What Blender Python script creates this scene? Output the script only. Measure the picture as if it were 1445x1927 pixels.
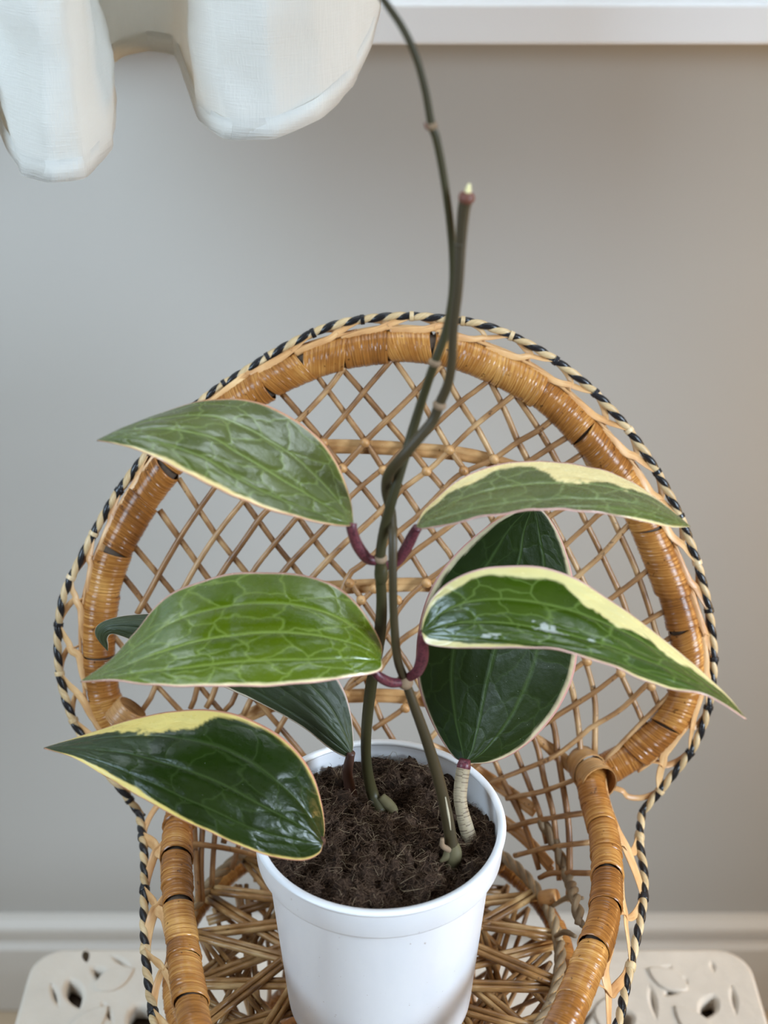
import bpy, math, random
from mathutils import Vector, Matrix, noise
random.seed(7)
PI = math.pi
C = bpy.context.scene.collection
for o in list(bpy.data.objects): bpy.data.objects.remove(o)

# ---------------------------------------------------------------- camera, light, exposure
F = 2600.0
CAM = Vector((0, -0.5425, 0.604))
cd = bpy.data.cameras.new('camera'); cam = bpy.data.objects.new('camera', cd); C.objects.link(cam)
cam.location = CAM; cam.rotation_euler = (math.radians(60), 0, 0)
cd.sensor_fit = 'VERTICAL'; cd.sensor_height = 36; cd.lens = F/1927*36
cd.clip_start = .01; cd.clip_end = 50
cd.dof.use_dof = True; cd.dof.focus_distance = .74; cd.dof.aperture_fstop = 6.4
bpy.context.scene.camera = cam
sc = bpy.context.scene
sc.view_settings.view_transform = 'Standard'; sc.view_settings.look = 'None'
sc.view_settings.gamma = 1; sc.view_settings.exposure = 0.0
sc.view_settings.use_curve_mapping = False
w = bpy.data.worlds.new('world'); sc.world = w; w.use_nodes = True
w.node_tree.nodes['Background'].inputs[0].default_value = (1.0, .86, .70, 1)
w.node_tree.nodes['Background'].inputs[1].default_value = .26

def area(name, loc, target, sx, sy, power, col, spread=180):
    l = bpy.data.lights.new(name, 'AREA'); l.shape = 'RECTANGLE'; l.size = sx; l.size_y = sy
    l.energy = power; l.color = col; l.spread = math.radians(spread)
    o = bpy.data.objects.new(name, l); C.objects.link(o); o.location = loc
    o.rotation_euler = (Vector(target)-Vector(loc)).to_track_quat('-Z', 'Y').to_euler()
    return o
area('window_daylight', (-.15, .44, 1.18), (-.15, -.5, .75), 1.4, 1.45, 34, (.80, .91, 1.0))
area('side_window_light', (-1.4, -.75, 1.05), (-.25, .5, .36), .7, .9, 9.5, (.60, .80, 1.0), 95)
area('room_window_light', (1.30, -.78, .72), (0, 0, .04), .5, .6, 4.6, (.68, .83, 1.0), 55)
area('warm_lamp', (.95, .16, .16), (.42, .51, .06), .18, .18, 2.6, (1.0, .60, .22), 160)

# ---------------------------------------------------------------- helpers
UPV = Vector((0, .5, math.sqrt(.75))); FWD = Vector((0, math.sqrt(.75), -.5))
def ray(px, py):
    return Vector(((px-722.5)/F, 0, 0)) + UPV*(-(py-963.5)/F) + FWD
def P(px, py, Y):
    r = ray(px, py); return CAM + r*((Y-CAM.y)/r.y)
def PZ(px, py, z):
    r = ray(px, py); return CAM + r*((z-CAM.z)/r.z)
LEAN = .428
def PB(px, py, off=0.0):           # a point on the leaning back of the chair
    r = ray(px, py); # Y = .15+(z-.1155)*LEAN
    k = (.15+off + (CAM.z-.1155)*LEAN - CAM.y)/(r.y - r.z*LEAN)
    return CAM + r*k

def cr(pts, n):
    """centripetal-ish Catmull-Rom through pts, resampled to n by arc length"""
    pts = [Vector(p) for p in pts]
    if len(pts) == 2: dense = [pts[0].lerp(pts[1], i/20) for i in range(21)]
    else:
        q = [pts[0]*2-pts[1]] + pts + [pts[-1]*2-pts[-2]]
        dense = []
        for i in range(1, len(q)-2):
            for j in range(16):
                t = j/16; a, b, c, d = q[i-1], q[i], q[i+1], q[i+2]
                dense.append(.5*((2*b)+(c-a)*t+(2*a-5*b+4*c-d)*t*t+(3*b-a-3*c+d)*t**3))
        dense.append(q[-2])
    L = [0]
    for i in range(1, len(dense)): L.append(L[-1]+(dense[i]-dense[i-1]).length)
    out = []; k = 0
    for i in range(n):
        s = L[-1]*i/(n-1)
        while k < len(L)-2 and L[k+1] < s: k += 1
        dd = L[k+1]-L[k]
        out.append(dense[k].lerp(dense[k+1], 0 if dd == 0 else min(1, max(0, (s-L[k])/dd))))
    return out
def frames(pts, ref=None):
    T = []
    for i in range(len(pts)):
        a = pts[max(0, i-1)]; b = pts[min(len(pts)-1, i+1)]
        t = (b-a); T.append(t.normalized() if t.length > 0 else Vector((0, 0, 1)))
    N = []
    n = ref or (Vector((0, -1, .3)) if abs(T[0].y) < .8 else Vector((1, 0, 0)))
    for t in T:
        n = n - t*n.dot(t); n.normalize(); N.append(n.copy())
    return T, N, [t.cross(n) for t, n in zip(T, N)]
def lerpv(v, i, n):
    if not isinstance(v, (list, tuple)): return v
    x = i/(n-1)*(len(v)-1); k = min(int(x), len(v)-2); return v[k]+(v[k+1]-v[k])*(x-k)

class MB:
    def __init__(s): s.v = []; s.f = []; s.uv = []; s.m = []
    def tube(s, pts, rad, sides=10, cap=True, mi=0, flat=None, ref=None, twist=0):
        T, N, B = frames(pts, ref); n = len(pts); b0 = len(s.v); L = 0
        Ls = []
        for i in range(n):
            if i: L += (pts[i]-pts[i-1]).length
            Ls.append(L); r = lerpv(rad, i, n)
            for k in range(sides):
                a = 2*PI*k/sides; ca, sa = math.cos(a), math.sin(a)
                if flat:
                    tw = twist*i/(n-1) if not callable(twist) else twist(i/(n-1))
                    x = (1 if ca > 0 else -1)*abs(ca)**.6*flat[0]; y = (1 if sa > 0 else -1)*abs(sa)**.6*flat[1]
                    x, y = x*math.cos(tw)-y*math.sin(tw), x*math.sin(tw)+y*math.cos(tw)
                    s.v.append(pts[i]+B[i]*x+N[i]*y)
                else: s.v.append(pts[i]+(N[i]*ca+B[i]*sa)*r)
        for i in range(n-1):
            for k in range(sides):
                k2 = (k+1) % sides
                s.f.append((b0+i*sides+k, b0+i*sides+k2, b0+(i+1)*sides+k2, b0+(i+1)*sides+k)); s.m.append(mi)
                s.uv += [(k/sides, Ls[i]), ((k+1)/sides, Ls[i]), ((k+1)/sides, Ls[i+1]), (k/sides, Ls[i+1])]
        if cap:
            for base, rev in ((b0, True), (b0+(n-1)*sides, False)):
                idx = list(range(base, base+sides)); idx = idx[::-1] if rev else idx
                s.f.append(tuple(idx)); s.m.append(mi); s.uv += [(0, 0)]*sides
        return s
    def lathe(s, prof, c, seg=96, mi=0):
        b0 = len(s.v); n = len(prof)
        for (r, z) in prof:
            for k in range(seg):
                a = 2*PI*k/seg; s.v.append(Vector((c[0]+r*math.cos(a), c[1]+r*math.sin(a), c[2]+z)))
        for i in range(n-1):
            for k in range(seg):
                k2 = (k+1) % seg
                s.f.append((b0+i*seg+k, b0+i*seg+k2, b0+(i+1)*seg+k2, b0+(i+1)*seg+k)); s.m.append(mi)
                s.uv += [(k/seg, i), ((k+1)/seg, i), ((k+1)/seg, i+1), (k/seg, i+1)]
        return s
    def box(s, x0, x1, y0, y1, z0, z1, mi=0):
        b = len(s.v)
        for z in (z0, z1):
            for x, y in ((x0, y0), (x1, y0), (x1, y1), (x0, y1)): s.v.append(Vector((x, y, z)))
        for q in ((0, 3, 2, 1), (4, 5, 6, 7), (0, 1, 5, 4), (1, 2, 6, 5), (2, 3, 7, 6), (3, 0, 4, 7)):
            s.f.append(tuple(b+i for i in q)); s.m.append(mi); s.uv += [(0, 0), (1, 0), (1, 1), (0, 1)]
        return s
    def build(s, name, mats, parent=None, smooth=True, bevel=0):
        me = bpy.data.meshes.new(name); me.from_pydata([tuple(v) for v in s.v], [], s.f)
        if not isinstance(mats, (list, tuple)): mats = [mats]
        for m in mats: me.materials.append(m)
        if s.uv and len(s.uv) == len(me.loops):
            uv = me.uv_layers.new(name='UVMap')
            for i, q in enumerate(s.uv): uv.data[i].uv = q
        for p, mi in zip(me.polygons, s.m): p.material_index = mi; p.use_smooth = smooth
        me.update()
        o = bpy.data.objects.new(name, me); C.objects.link(o)
        if parent: o.parent = parent
        if bevel:
            b = o.modifiers.new('bevel', 'BEVEL'); b.width = bevel; b.segments = 3; b.limit_method = 'ANGLE'
        return o
def empty(name, label, cat, parent=None):
    o = bpy.data.objects.new(name, None); C.objects.link(o); o.empty_display_size = .02
    if label: o['label'] = label
    if cat: o['category'] = cat
    if parent: o.parent = parent
    return o
def tag(o, **k):
    for a, b in k.items(): o[a] = b
    return o

# ---------------------------------------------------------------- materials
class NT:
    def __init__(s, name):
        s.m = bpy.data.materials.new(name); s.m.use_nodes = True; s.t = s.m.node_tree
        s.b = s.t.nodes['Principled BSDF']; s.out = s.t.nodes['Material Output']
    def n(s, typ, **k):
        x = s.t.nodes.new(typ)
        for a, b in k.items(): setattr(x, a, b)
        return x
    def l(s, a, b): s.t.links.new(a, b); return s
    def val(s, sock, v):
        if isinstance(v, (int, float, tuple)): sock.default_value = v
        else: s.l(v, sock)
    def math(s, op, a, b=0, c=0, clamp=False):
        x = s.n('ShaderNodeMath', operation=op); x.use_clamp = clamp
        for i, v in enumerate((a, b, c)): s.val(x.inputs[i], v)
        return x.outputs[0]
    def mix(s, fac, a, b, blend='MIX'):
        x = s.n('ShaderNodeMix', data_type='RGBA', blend_type=blend)
        s.val(x.inputs[0], fac)
        for i, v in ((6, a), (7, b)):
            if isinstance(v, tuple): x.inputs[i].default_value = (*v[:3], 1)
            else: s.l(v, x.inputs[i])
        return x.outputs[2]
    def noise(s, vec, scale, detail=3, rough=.5, dist=0):
        x = s.n('ShaderNodeTexNoise'); x.inputs['Scale'].default_value = scale; x.inputs['Detail'].default_value = detail
        x.inputs['Roughness'].default_value = rough; x.inputs['Distortion'].default_value = dist
        if vec is not None: s.l(vec, x.inputs['Vector'])
        return x.outputs['Fac']
    def ramp(s, fac, stops):
        x = s.n('ShaderNodeValToRGB'); s.l(fac, x.inputs[0]); e = x.color_ramp.elements
        while len(e) < len(stops): e.new(.5)
        for q, (p, c) in zip(e, stops): q.position = p; q.color = (*c, 1)
        return x.outputs[0]
    def bump(s, h, strength, dist):
        x = s.n('ShaderNodeBump'); x.inputs['Strength'].default_value = strength; x.inputs['Distance'].default_value = dist
        s.l(h, x.inputs['Height']); s.l(x.outputs[0], s.b.inputs['Normal']); return x.outputs[0]
    def base(s, c, rough=.5, spec=.5):
        if isinstance(c, tuple): s.b.inputs['Base Color'].default_value = (*c[:3], 1)
        else: s.l(c, s.b.inputs['Base Color'])
        s.val(s.b.inputs['Roughness'], rough); s.b.inputs['Specular IOR Level'].default_value = spec
    def mapping(s, vec, sc3):
        x = s.n('ShaderNodeMapping'); x.inputs['Scale'].default_value = sc3; s.l(vec, x.inputs['Vector']); return x.outputs[0]

def cane_mat(name, lo, mid, hi, rough=.35, freq=900, wrap=False, spots=True):
    """uv.y is the length in metres: streaks across it for wraps, along it for single canes"""
    a = NT(name); tc = a.n('ShaderNodeTexCoord'); uv = tc.outputs['UV']; ob = tc.outputs['Object']
    rnd = a.n('ShaderNodeObjectInfo').outputs['Random']
    if wrap:
        f = a.noise(a.mapping(uv, (1.5, freq, 1)), 1, 3, .6)
        f2 = a.noise(ob, 45, 3)
        fac = a.math('ADD', a.math('MULTIPLY', f, .62), a.math('MULTIPLY', f2, .42))
    else:
        f = a.noise(a.mapping(uv, (9, 60, 1)), 1, 4, .6)
        f2 = a.noise(ob, 60, 3)
        fac = a.math('ADD', a.math('MULTIPLY', f, .45), a.math('MULTIPLY', f2, .58))
    fac = a.math('ADD', fac, a.math('MULTIPLY', a.math('SUBTRACT', rnd, .5), .16))
    col = a.ramp(fac, [(.30, lo), (.52, mid), (.74, hi)])
    if spots:
        sp = a.noise(ob, 260, 2, .6)
        col = a.mix(a.math('MULTIPLY', a.math('GREATER_THAN', sp, .69), .65), col, (lo[0]*.35, lo[1]*.3, lo[2]*.3))
    a.base(col, rough, .45)
    a.bump(f, .35 if wrap else .25, .0006)
    return a.m
M = {}
M['wrap'] = cane_mat('varnished_cane_wrap', (.085, .026, .005), (.33, .125, .024), (.70, .38, .11), .24, 1500, wrap=True)
M['wrap_pale'] = cane_mat('pale_cane_wrap', (.22, .10, .035), (.42, .22, .08), (.60, .37, .17), .33, 1500, wrap=True)
M['lattice'] = cane_mat('lattice_cane', (.12, .048, .016), (.31, .155, .058), (.60, .38, .18), .38)
M['loop'] = cane_mat('pale_split_cane', (.42, .19, .07), (.62, .34, .14), (.78, .52, .26), .38, spots=False)
M['seat'] = cane_mat('seat_cane', (.09, .036, .011), (.31, .155, .050), (.62, .42, .20), .30)
M['brace'] = cane_mat('brace_cane', (.26, .11, .03), (.48, .25, .09), (.68, .42, .19), .45)
M['grass'] = cane_mat('twisted_seagrass', (.10, .062, .032), (.20, .135, .072), (.33, .24, .14), .65)
M['black'] = cane_mat('black_dyed_cane', (.006, .006, .007), (.012, .012, .014), (.03, .03, .035), .25, spots=False)
M['cream'] = cane_mat('cream_cane', (.40, .27, .13), (.62, .45, .24), (.78, .62, .40), .4, spots=False)

def plain(name, c, rough=.5, spec=.5, nscale=30, namt=.06, bump=0, bscale=200, bd=.001):
    a = NT(name); tc = a.n('ShaderNodeTexCoord').outputs['Object']
    f = a.noise(tc, nscale, 4)
    col = a.mix(f, tuple(x*(1-namt) for x in c), tuple(min(1, x*(1+namt)) for x in c))
    a.base(col, rough, spec)
    if bump: a.bump(a.noise(tc, bscale, 3), bump, bd)
    return a.m
M['wall'] = plain('grey_wall_paint', (.445, .428, .395), .75, .25, 3, .02, .25, 350, .0004)
M['trim'] = plain('satin_grey_white_trim', (.60, .57, .52), .45, .4, 4, .03)
M['sill'] = plain('white_sill_paint', (.86, .86, .86), .4, .4, 4, .02)
M['floor'] = plain('pale_oak_floor', (.50, .40, .28), .5, .4, 6, .1)
M['stoolwhite'] = plain('whitewashed_carved_wood', (.66, .59, .50), .7, .2, 25, .13, .5, 90, .002)
M['gapdark'] = plain('dark_wood_gap_shade', (.10, .07, .05), .8, .2, 20, .3)  # dark brown that puts shade into stool openings and wrap gaps
M['glass'] = plain('window_glass', (.8, .85, .9), .05, .5)
M['rim'] = plain('white_plastic_rim', (.83, .83, .84), .28, .5, 40, .01)
# pot: white plastic with faint scuffs
a = NT('white_plastic'); tc = a.n('ShaderNodeTexCoord').outputs['Object']
f = a.noise(a.mapping(tc, (1, 1, .4)), 70, 4, .6)
sp = a.noise(tc, 420, 2, .5)
col = a.mix(f, (.74, .74, .76), (.83, .82, .82))
col = a.mix(a.math('MULTIPLY', a.math('GREATER_THAN', sp, .735), .5), col, (.35, .25, .2))
a.base(col, a.math('ADD', a.math('MULTIPLY', f, .2), .22), .5); a.b.inputs['Subsurface Weight'].default_value = .12
a.b.inputs['Subsurface Radius'].default_value = (.004, .004, .005); M['pot'] = a.m
# soil
a = NT('peat_soil'); tc = a.n('ShaderNodeTexCoord').outputs['Object']
f = a.noise(tc, 160, 6, .7); f2 = a.noise(tc, 620, 4, .7)
col = a.ramp(a.math('ADD', a.math('MULTIPLY', f, .6), a.math('MULTIPLY', f2, .4)), [(.38, (.014, .008, .005)), (.55, (.060, .035, .022)), (.72, (.17, .105, .066))])
a.base(col, .9, .15); a.bump(f2, .9, .002); M['soil'] = a.m
def fib(name, c):
    a = NT(name); r = a.n('ShaderNodeTexCoord').outputs['Object']
    a.base(a.mix(a.noise(r, 500, 1), tuple(x*.45 for x in c), c), .8, .2); return a.m
M['fibre_dark'] = fib('dark_peat_fibre', (.16, .095, .058)); M['fibre_pale'] = fib('pale_peat_fibre', (.36, .26, .16))
# curtain
a = NT('white_linen'); tc = a.n('ShaderNodeTexCoord').outputs['Object']
wv = a.noise(a.mapping(tc, (900, 900, 60)), 1, 2); wv2 = a.noise(a.mapping(tc, (60, 60, 900)), 1, 2)
f = a.noise(tc, 9, 3)
a.base(a.mix(f, (.85, .84, .80), (.92, .91, .89)), .9, .1)
a.b.inputs['Sheen Weight'].default_value = .2
bm = a.bump(a.math('ADD', a.math('ADD', a.math('MULTIPLY', wv, .25), a.math('MULTIPLY', wv2, .25)), a.math('MULTIPLY', a.noise(tc, 26, 3), 1.2)), .5, .004)
tr = a.n('ShaderNodeBsdfTranslucent'); tr.inputs[0].default_value = (.95, .93, .86, 1)
ms = a.n('ShaderNodeMixShader'); ms.inputs[0].default_value = .42
a.l(a.b.outputs[0], ms.inputs[1]); a.l(tr.outputs[0], ms.inputs[2]); a.l(ms.outputs[0], a.out.inputs[0]); M['linen'] = a.m
# stems
def stem_mat(name, c1, c2, rough=.5, rings=False, speckle=None):
    a = NT(name); tcn = a.n('ShaderNodeTexCoord'); tc = tcn.outputs['Object']
    f = a.noise(a.mapping(tc, (1, 1, .25)), 90, 4)
    col = a.mix(f, c1, c2)
    if speckle:
        s = a.noise(tc, 900, 2, .6); col = a.mix(a.math('MULTIPLY', a.math('GREATER_THAN', s, .56), .75), col, speckle)
    if rings:
        s = a.noise(a.mapping(tcn.outputs['UV'], (1.2, 900, 1)), 1, 2)
        col = a.mix(a.math('MULTIPLY', a.math('LESS_THAN', s, .42), .7), col, (.10, .06, .04)); a.bump(s, .6, .0008)
    a.base(col, rough, .4); return a.m
M['stem'] = stem_mat('olive_brown_stem', (.028, .022, .008), (.055, .050, .017))
M['stem_green'] = stem_mat('green_vine_stem', (.055, .060, .018), (.10, .115, .035))
M['stem_up'] = stem_mat('brown_vine_end', (.034, .026, .011), (.065, .046, .019))
M['basal'] = stem_mat('olive_stem_base', (.060, .050, .020), (.16, .13, .06), .7)
M['node'] = stem_mat('corky_node', (.16, .10, .055), (.34, .24, .15), .8)
M['petiole'] = stem_mat('purple_petiole', (.085, .016, .026), (.17, .045, .055), .4, speckle=(.035, .009, .015))
M['petiole_dark'] = stem_mat('dark_brown_petiole', (.055, .026, .018), (.10, .045, .028), .45)
M['woody'] = stem_mat('pale_woody_stub', (.22, .17, .10), (.42, .34, .22), .6, rings=True)
M['bud'] = plain('cream_tip', (.95, .86, .45), .5)
M['redbud'] = plain('red_leaf_scar', (.16, .055, .035), .5)
M['sap'] = plain('dried_sap', (.55, .48, .34), .5)

# ---------------------------------------------------------------- room
WY = .51
mb = MB(); mb.box(-1.8, 1.8, WY, WY+.1, -.62, 1.9); tag(mb.build('wall_back', M['wall'], smooth=False), kind='structure')
mb = MB(); mb.box(-1.8, 1.8, -2.2, WY+.1, -.66, -.62); tag(mb.build('floor', M['floor'], smooth=False), kind='structure')
# baseboard: plinth + moulded cap
mb = MB(); sec = [(0, -.493), (-.008, -.494), (-.016, -.500), (-.017, -.508), (-.013, -.514), (-.013, -.522), (-.019, -.528), (-.021, -.560), (-.021, -.618), (0, -.618)]
for i, (dy, z) in enumerate(sec):
    for x in (-1.8, 1.8): mb.v.append(Vector((x, WY+dy, z)))
for i in range(len(sec)):
    j = (i+1) % len(sec); mb.f.append((2*i, 2*j, 2*j+1, 2*i+1)); mb.m.append(0)
tag(mb.build('baseboard_back', M['trim'], smooth=False), kind='structure')
# window above the sill
win = empty('window_1', None, None); win['kind'] = 'structure'
SZ = .404
mb = MB(); mb.box(-1.15, 1.15, WY-.055, WY+.01, SZ, SZ+.028); mb.build('window_sill', M['sill'], win, smooth=False, bevel=.003)
for x0, x1, z0, z1 in ((-.95, -.88, SZ+.028, 1.65), (.58, .65, SZ+.028, 1.65), (-.88, .58, SZ+.028, SZ+.09), (-.88, .58, 1.58, 1.65), (-.18, -.13, SZ+.09, 1.58)):
    mb = MB(); mb.box(x0, x1, WY-.02, WY+.005, z0, z1); mb.build('window_frame', M['sill'], win, smooth=False, bevel=.003)
for x0, x1 in ((-.88, -.18), (-.13, .58)):
    mb = MB(); mb.box(x0, x1, WY-.008, WY-.004, SZ+.09, 1.58); mb.build('window_pane', M['glass'], win, smooth=False)

# ---------------------------------------------------------------- curtain: hem traced as a plan curve, hung straight up
hem = [(-260, 150, .33), (-190, 330, .24), (-110, 340, .23), (-50, 200, .31), (-15, 215, .30), (15, 285, .26), (52, 333, .228), (105, 344, .216), (165, 334, .222), (208, 278, .262), (208, 190, .31), (204, 128, .345), (240, 103, .36), (290, 95, .365),
       (330, 106, .36), (350, 160, .32), (374, 226, .28), (425, 262, .252), (520, 260, .245), (600, 224, .255), (662, 162, .28), (700, 85, .312), (718, 5, .345), (722, -40, .365)]
hp0 = [P(*h) for h in hem]; hp1 = cr(hp0, 240); hp = []
LL = [0]
for i in range(1, len(hp0)): LL.append(LL[-1]+(hp0[i]-hp0[i-1]).length)
for i in range(240):                      # half straight, half rounded: the linen breaks into soft corners
    s_ = LL[-1]*i/239; k_ = max(0, min(len(LL)-2, next((q for q in range(len(LL)) if LL[q] >= s_), len(LL)-1)-1))
    q_ = hp0[k_].lerp(hp0[k_+1], (s_-LL[k_])/(LL[k_+1]-LL[k_])); hp.append(q_.lerp(hp1[i], .35))
mb = MB(); NH = 150
for j in range(NH+1):
    t = j/NH
    for i, p in enumerate(hp):
        z = p.z*(1-t) + 1.70*t
        wv = .006*noise.noise(Vector((i*.09, z*22, 3))) + .009*noise.noise(Vector((i*.04, z*9, 9))) + .0026*noise.noise(Vector((i*.22+z*30, z*55, 1)))
        mb.v.append(Vector((p.x*(1+.02*t)+wv*.6, p.y - .0*t + wv, z)))
n = len(hp)
for j in range(NH):
    for i in range(n-1): mb.f.append((j*n+i, j*n+i+1, (j+1)*n+i+1, (j+1)*n+i)); mb.m.append(0)
cur = mb.build('curtain', M['linen'])
so = cur.modifiers.new('thick', 'SOLIDIFY'); so.thickness = .0012
tag(cur, label='white linen curtain with deep folds hanging in front of the window sill', category='curtain')
# hem stitching band as a part
mb = MB(); b0 = [p + Vector((0, -.0008, .0)) for p in hp]
b1 = [p+Vector((0, .0004, .012)) for p in hp]
for i, (p, q) in enumerate(zip(b0, b1)): mb.v += [p, q]
for i in range(len(b0)-1): mb.f.append((2*i, 2*i+2, 2*i+3, 2*i+1)); mb.m.append(0)
hm = mb.build('hem', M['linen'], cur); q_ = hm.modifiers.new('thick', 'SOLIDIFY'); q_.thickness = .0008

# ---------------------------------------------------------------- whitewashed carved stool the chair stands on
TZ = -.20
stool = empty('stool', 'square whitewashed carved wooden stool with leaf-shaped openings under the wicker chair', 'stool')
def outline_mesh(name, loops, z0, th, mat, parent, bev=.002):
    cu = bpy.data.curves.new(name, 'CURVE'); cu.dimensions = '2D'; cu.fill_mode = 'BOTH'
    cu.extrude = th/2; cu.bevel_depth = bev; cu.bevel_resolution = 1
    for lp in loops:
        sp = cu.splines.new('POLY'); sp.points.add(len(lp)-1)
        for q, p in zip(sp.points, lp): q.co = (p[0], p[1], 0, 1)
        sp.use_cyclic_u = True
    tmp = bpy.data.objects.new('tmp', cu); C.objects.link(tmp); bpy.context.view_layer.update()
    me = bpy.data.meshes.new_from_object(tmp.evaluated_get(bpy.context.evaluated_depsgraph_get()))
    bpy.data.objects.remove(tmp); me.name = name
    me.materials.clear(); me.materials.append(mat)
    for v in me.vertices: v.co.z += z0
    o = bpy.data.objects.new(name, me); C.objects.link(o); o.parent = parent; return o
c00 = PZ(72, 1790, TZ); XL, YB = c00.x, c00.y; XR = PZ(1402, 1800, TZ).x; YF = -.22
def rrect(x0, x1, y0, y1, r, k=8, wob=.0):
    out = []
    for cx, cy, a0 in ((x1-r, y1-r, 0), (x0+r, y1-r, PI/2), (x0+r, y0+r, PI), (x1-r, y0+r, 1.5*PI)):
        for i in range(k+1):
            a = a0+PI/2*i/k; out.append((cx+r*math.cos(a), cy+r*math.sin(a)))
    return out
def leafhole(a, b, w):
    a = Vector(a[:2]); b = Vector(b[:2]); d = b-a; nn = Vector((-d.y, d.x)).normalized(); out = []
    for s in (1, -1):
        for i in range(9):
            t = i/9 if s == 1 else 1-i/9
            p = a+d*t+nn*s*w*1.35*math.sin(PI*t)**.8*(1.15-.3*t); out.append((p.x, p.y))
    return out
loops = []
k = rrect(XL, XR, YF, YB, .022)
loops.append(k)
def hz(x, y): return PZ(x, y, TZ)
def inb(p): return XL+.012 < p[0] < XR-.012 and YF+.012 < p[1] < YB-.010
cx, cy = (XL+XR)/2, (YB+YF)/2
holes = []
for (a, b, wd) in ((hz(128, 1836), hz(152, 1903), .0062), (hz(168, 1816), hz(226, 1862), .0048),
                   (hz(1296, 1838), hz(1246, 1876), .0048), (hz(1346, 1868), hz(1318, 1922), .0060),
                   (hz(250, 1885), hz(290, 1950), .010), (hz(1148, 1890), hz(1180, 1950), .010)):
    holes.append((a, b, wd))
for (a, b, wd) in ((hz(160, 1787), hz(163, 1812), .002), (hz(95, 1845), hz(112, 1900), .0028), (hz(205, 1795), hz(250, 1822), .0028), (hz(190, 1880), hz(214, 1930), .003),
                   (hz(1338, 1806), hz(1344, 1832), .002), (hz(1222, 1848), hz(1236, 1925), .0028), (hz(1376, 1850), hz(1386, 1915), .0026), (hz(1268, 1815), hz(1225, 1835), .0026)):
    holes.append((a, b, wd))
for s in (-1, 1):
    for (x, y, dx, dy) in ((.155, -.02, .02, .045), (.20, -.04, .016, -.04), (.12, -.09, .03, .03), (.18, -.13, .04, .005), (.06, -.12, .01, .04), (.06, -.17, .03, -.005)):
        holes.append((Vector((cx+s*x, y)), Vector((cx+s*(x+dx), y+dy)), .006))
for x in (-.10, -.05, 0, .05, .10):
    holes.append((Vector((cx+x*1.0, .10)), Vector((cx+x*1.5, .14)), .006))
    holes.append((Vector((cx+x*1.3, .0)), Vector((cx+x*1.6, .07)), .007))
loops += [leafhole(*h) for h in holes]
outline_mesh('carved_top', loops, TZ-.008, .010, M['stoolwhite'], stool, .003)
# raised carved petals between the openings
for s in (-1, 1):
    for (px, py, ang, ln) in ((.215, .155, 2.5, .03), (.165, .165, 1.9, .028), (.225, .11, 2.2, .035), (.15, .12, 1.2, .03), (.19, .07, 1.9, .035)):
        a_ = Vector((cx+s*px, py)); b_ = a_+Vector((s*math.cos(ang), math.sin(ang)))*ln
        if b_.y < YB-.01:
            outline_mesh('carved_petal', [leafhole(a_, b_, .0065)], TZ, -.0005+.002, M['stoolwhite'], stool, .0010)
mb = MB(); mb.box(XL+.006, XR-.006, YF+.006, YB-.006, TZ-.045, TZ-.019); mb.build('under_board', M['gapdark'], stool, smooth=False)  # dark board added below so the openings read as shade
for x, y in ((XL+.03, YF+.03), (XR-.03, YF+.03), (XL+.03, YB-.03), (XR-.03, YB-.03)):
    mb = MB(); mb.tube([Vector((x, y, -.62)), Vector((x, y, -.5)), Vector((x, y, -.3)), Vector((x, y, TZ-.045))], [.012, .02, .015, .022], 14); mb.build('leg', M['stoolwhite'], stool)

# ---------------------------------------------------------------- wicker peacock chair
chair = empty('peacock_chair', 'miniature honey-coloured wicker peacock chair holding the white plant pot', 'chair')
RR = .0101
ringpx = [(352, 1448), (300, 1425), (245, 1388), (205, 1335), (190, 1270), (186, 1200), (192, 1130), (212, 1050), (245, 980), (285, 915), (335, 852), (395, 795), (460, 748), (530, 708), (600, 678), (680, 658), (760, 651), (840, 660),
          (920, 687), (1000, 727), (1070, 783), (1130, 850), (1185, 925), (1225, 1010), (1256, 1085), (1281, 1160), (1295, 1235), (1288, 1300), (1258, 1360), (1205, 1408), (1160, 1437), (1118, 1458)]
ropepx = [(268, 1538), (232, 1490), (190, 1440), (152, 1382), (128, 1330), (112, 1265), (109, 1190), (120, 1120), (145, 1065), (172, 1012), (210, 945), (262, 872), (325, 803), (395, 742), (470, 693), (545, 648), (625, 613), (700, 599), (770, 595), (845, 601),
          (920, 615), (1020, 662), (1110, 730), (1185, 812), (1243, 900), (1285, 985), (1315, 1070), (1334, 1150), (1343, 1240), (1333, 1330), (1305, 1405), (1258, 1468), (1208, 1528)]
ring = cr([PB(*p) for p in ringpx], 700)
rope = cr([PB(*p, off=-.002) for p in ropepx], 700)
armR = cr([P(*p) for p in ((1118, 1448, .112), (1112, 1475, .098), (1122, 1520, .08), (1136, 1570, .058), (1142, 1630, .033), (1141, 1690, .008), (1132, 1745, -.014), (1112, 1800, -.034), (1086, 1865, -.053), (1050, 1945, -.075))] + [Vector((.070, -.084, .004)), Vector((.060, -.066, -.036))], 300)
armL = cr([P(*p) for p in ((368, 1455, .112), (358, 1490, .095), (340, 1535, .073), (333, 1590, .05), (333, 1650, .025), (336, 1710, .002), (343, 1770, -.020), (350, 1830, -.040), (360, 1890, -.058), (372, 1960, -.080))] + [Vector((-.088, -.084, .004)), Vector((-.074, -.060, -.036))], 300)
ropeR = cr([P(*p) for p in ((1208, 1528, .098), (1203, 1580, .075), (1212, 1650, .045), (1207, 1720, .018), (1190, 1800, -.010), (1175, 1870, -.032), (1155, 1945, -.055))] + [Vector((.098, -.078, -.020)), Vector((.072, -.074, -.046))], 300)
ropeL = cr([P(*p) for p in ((262, 1530, .098), (270, 1590, .070), (272, 1660, .042), (271, 1740, .012), (276, 1820, -.015), (287, 1900, -.042), (300, 1970, -.065))] + [Vector((-.106, -.084, -.020)), Vector((-.080, -.072, -.046))], 300)

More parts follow.
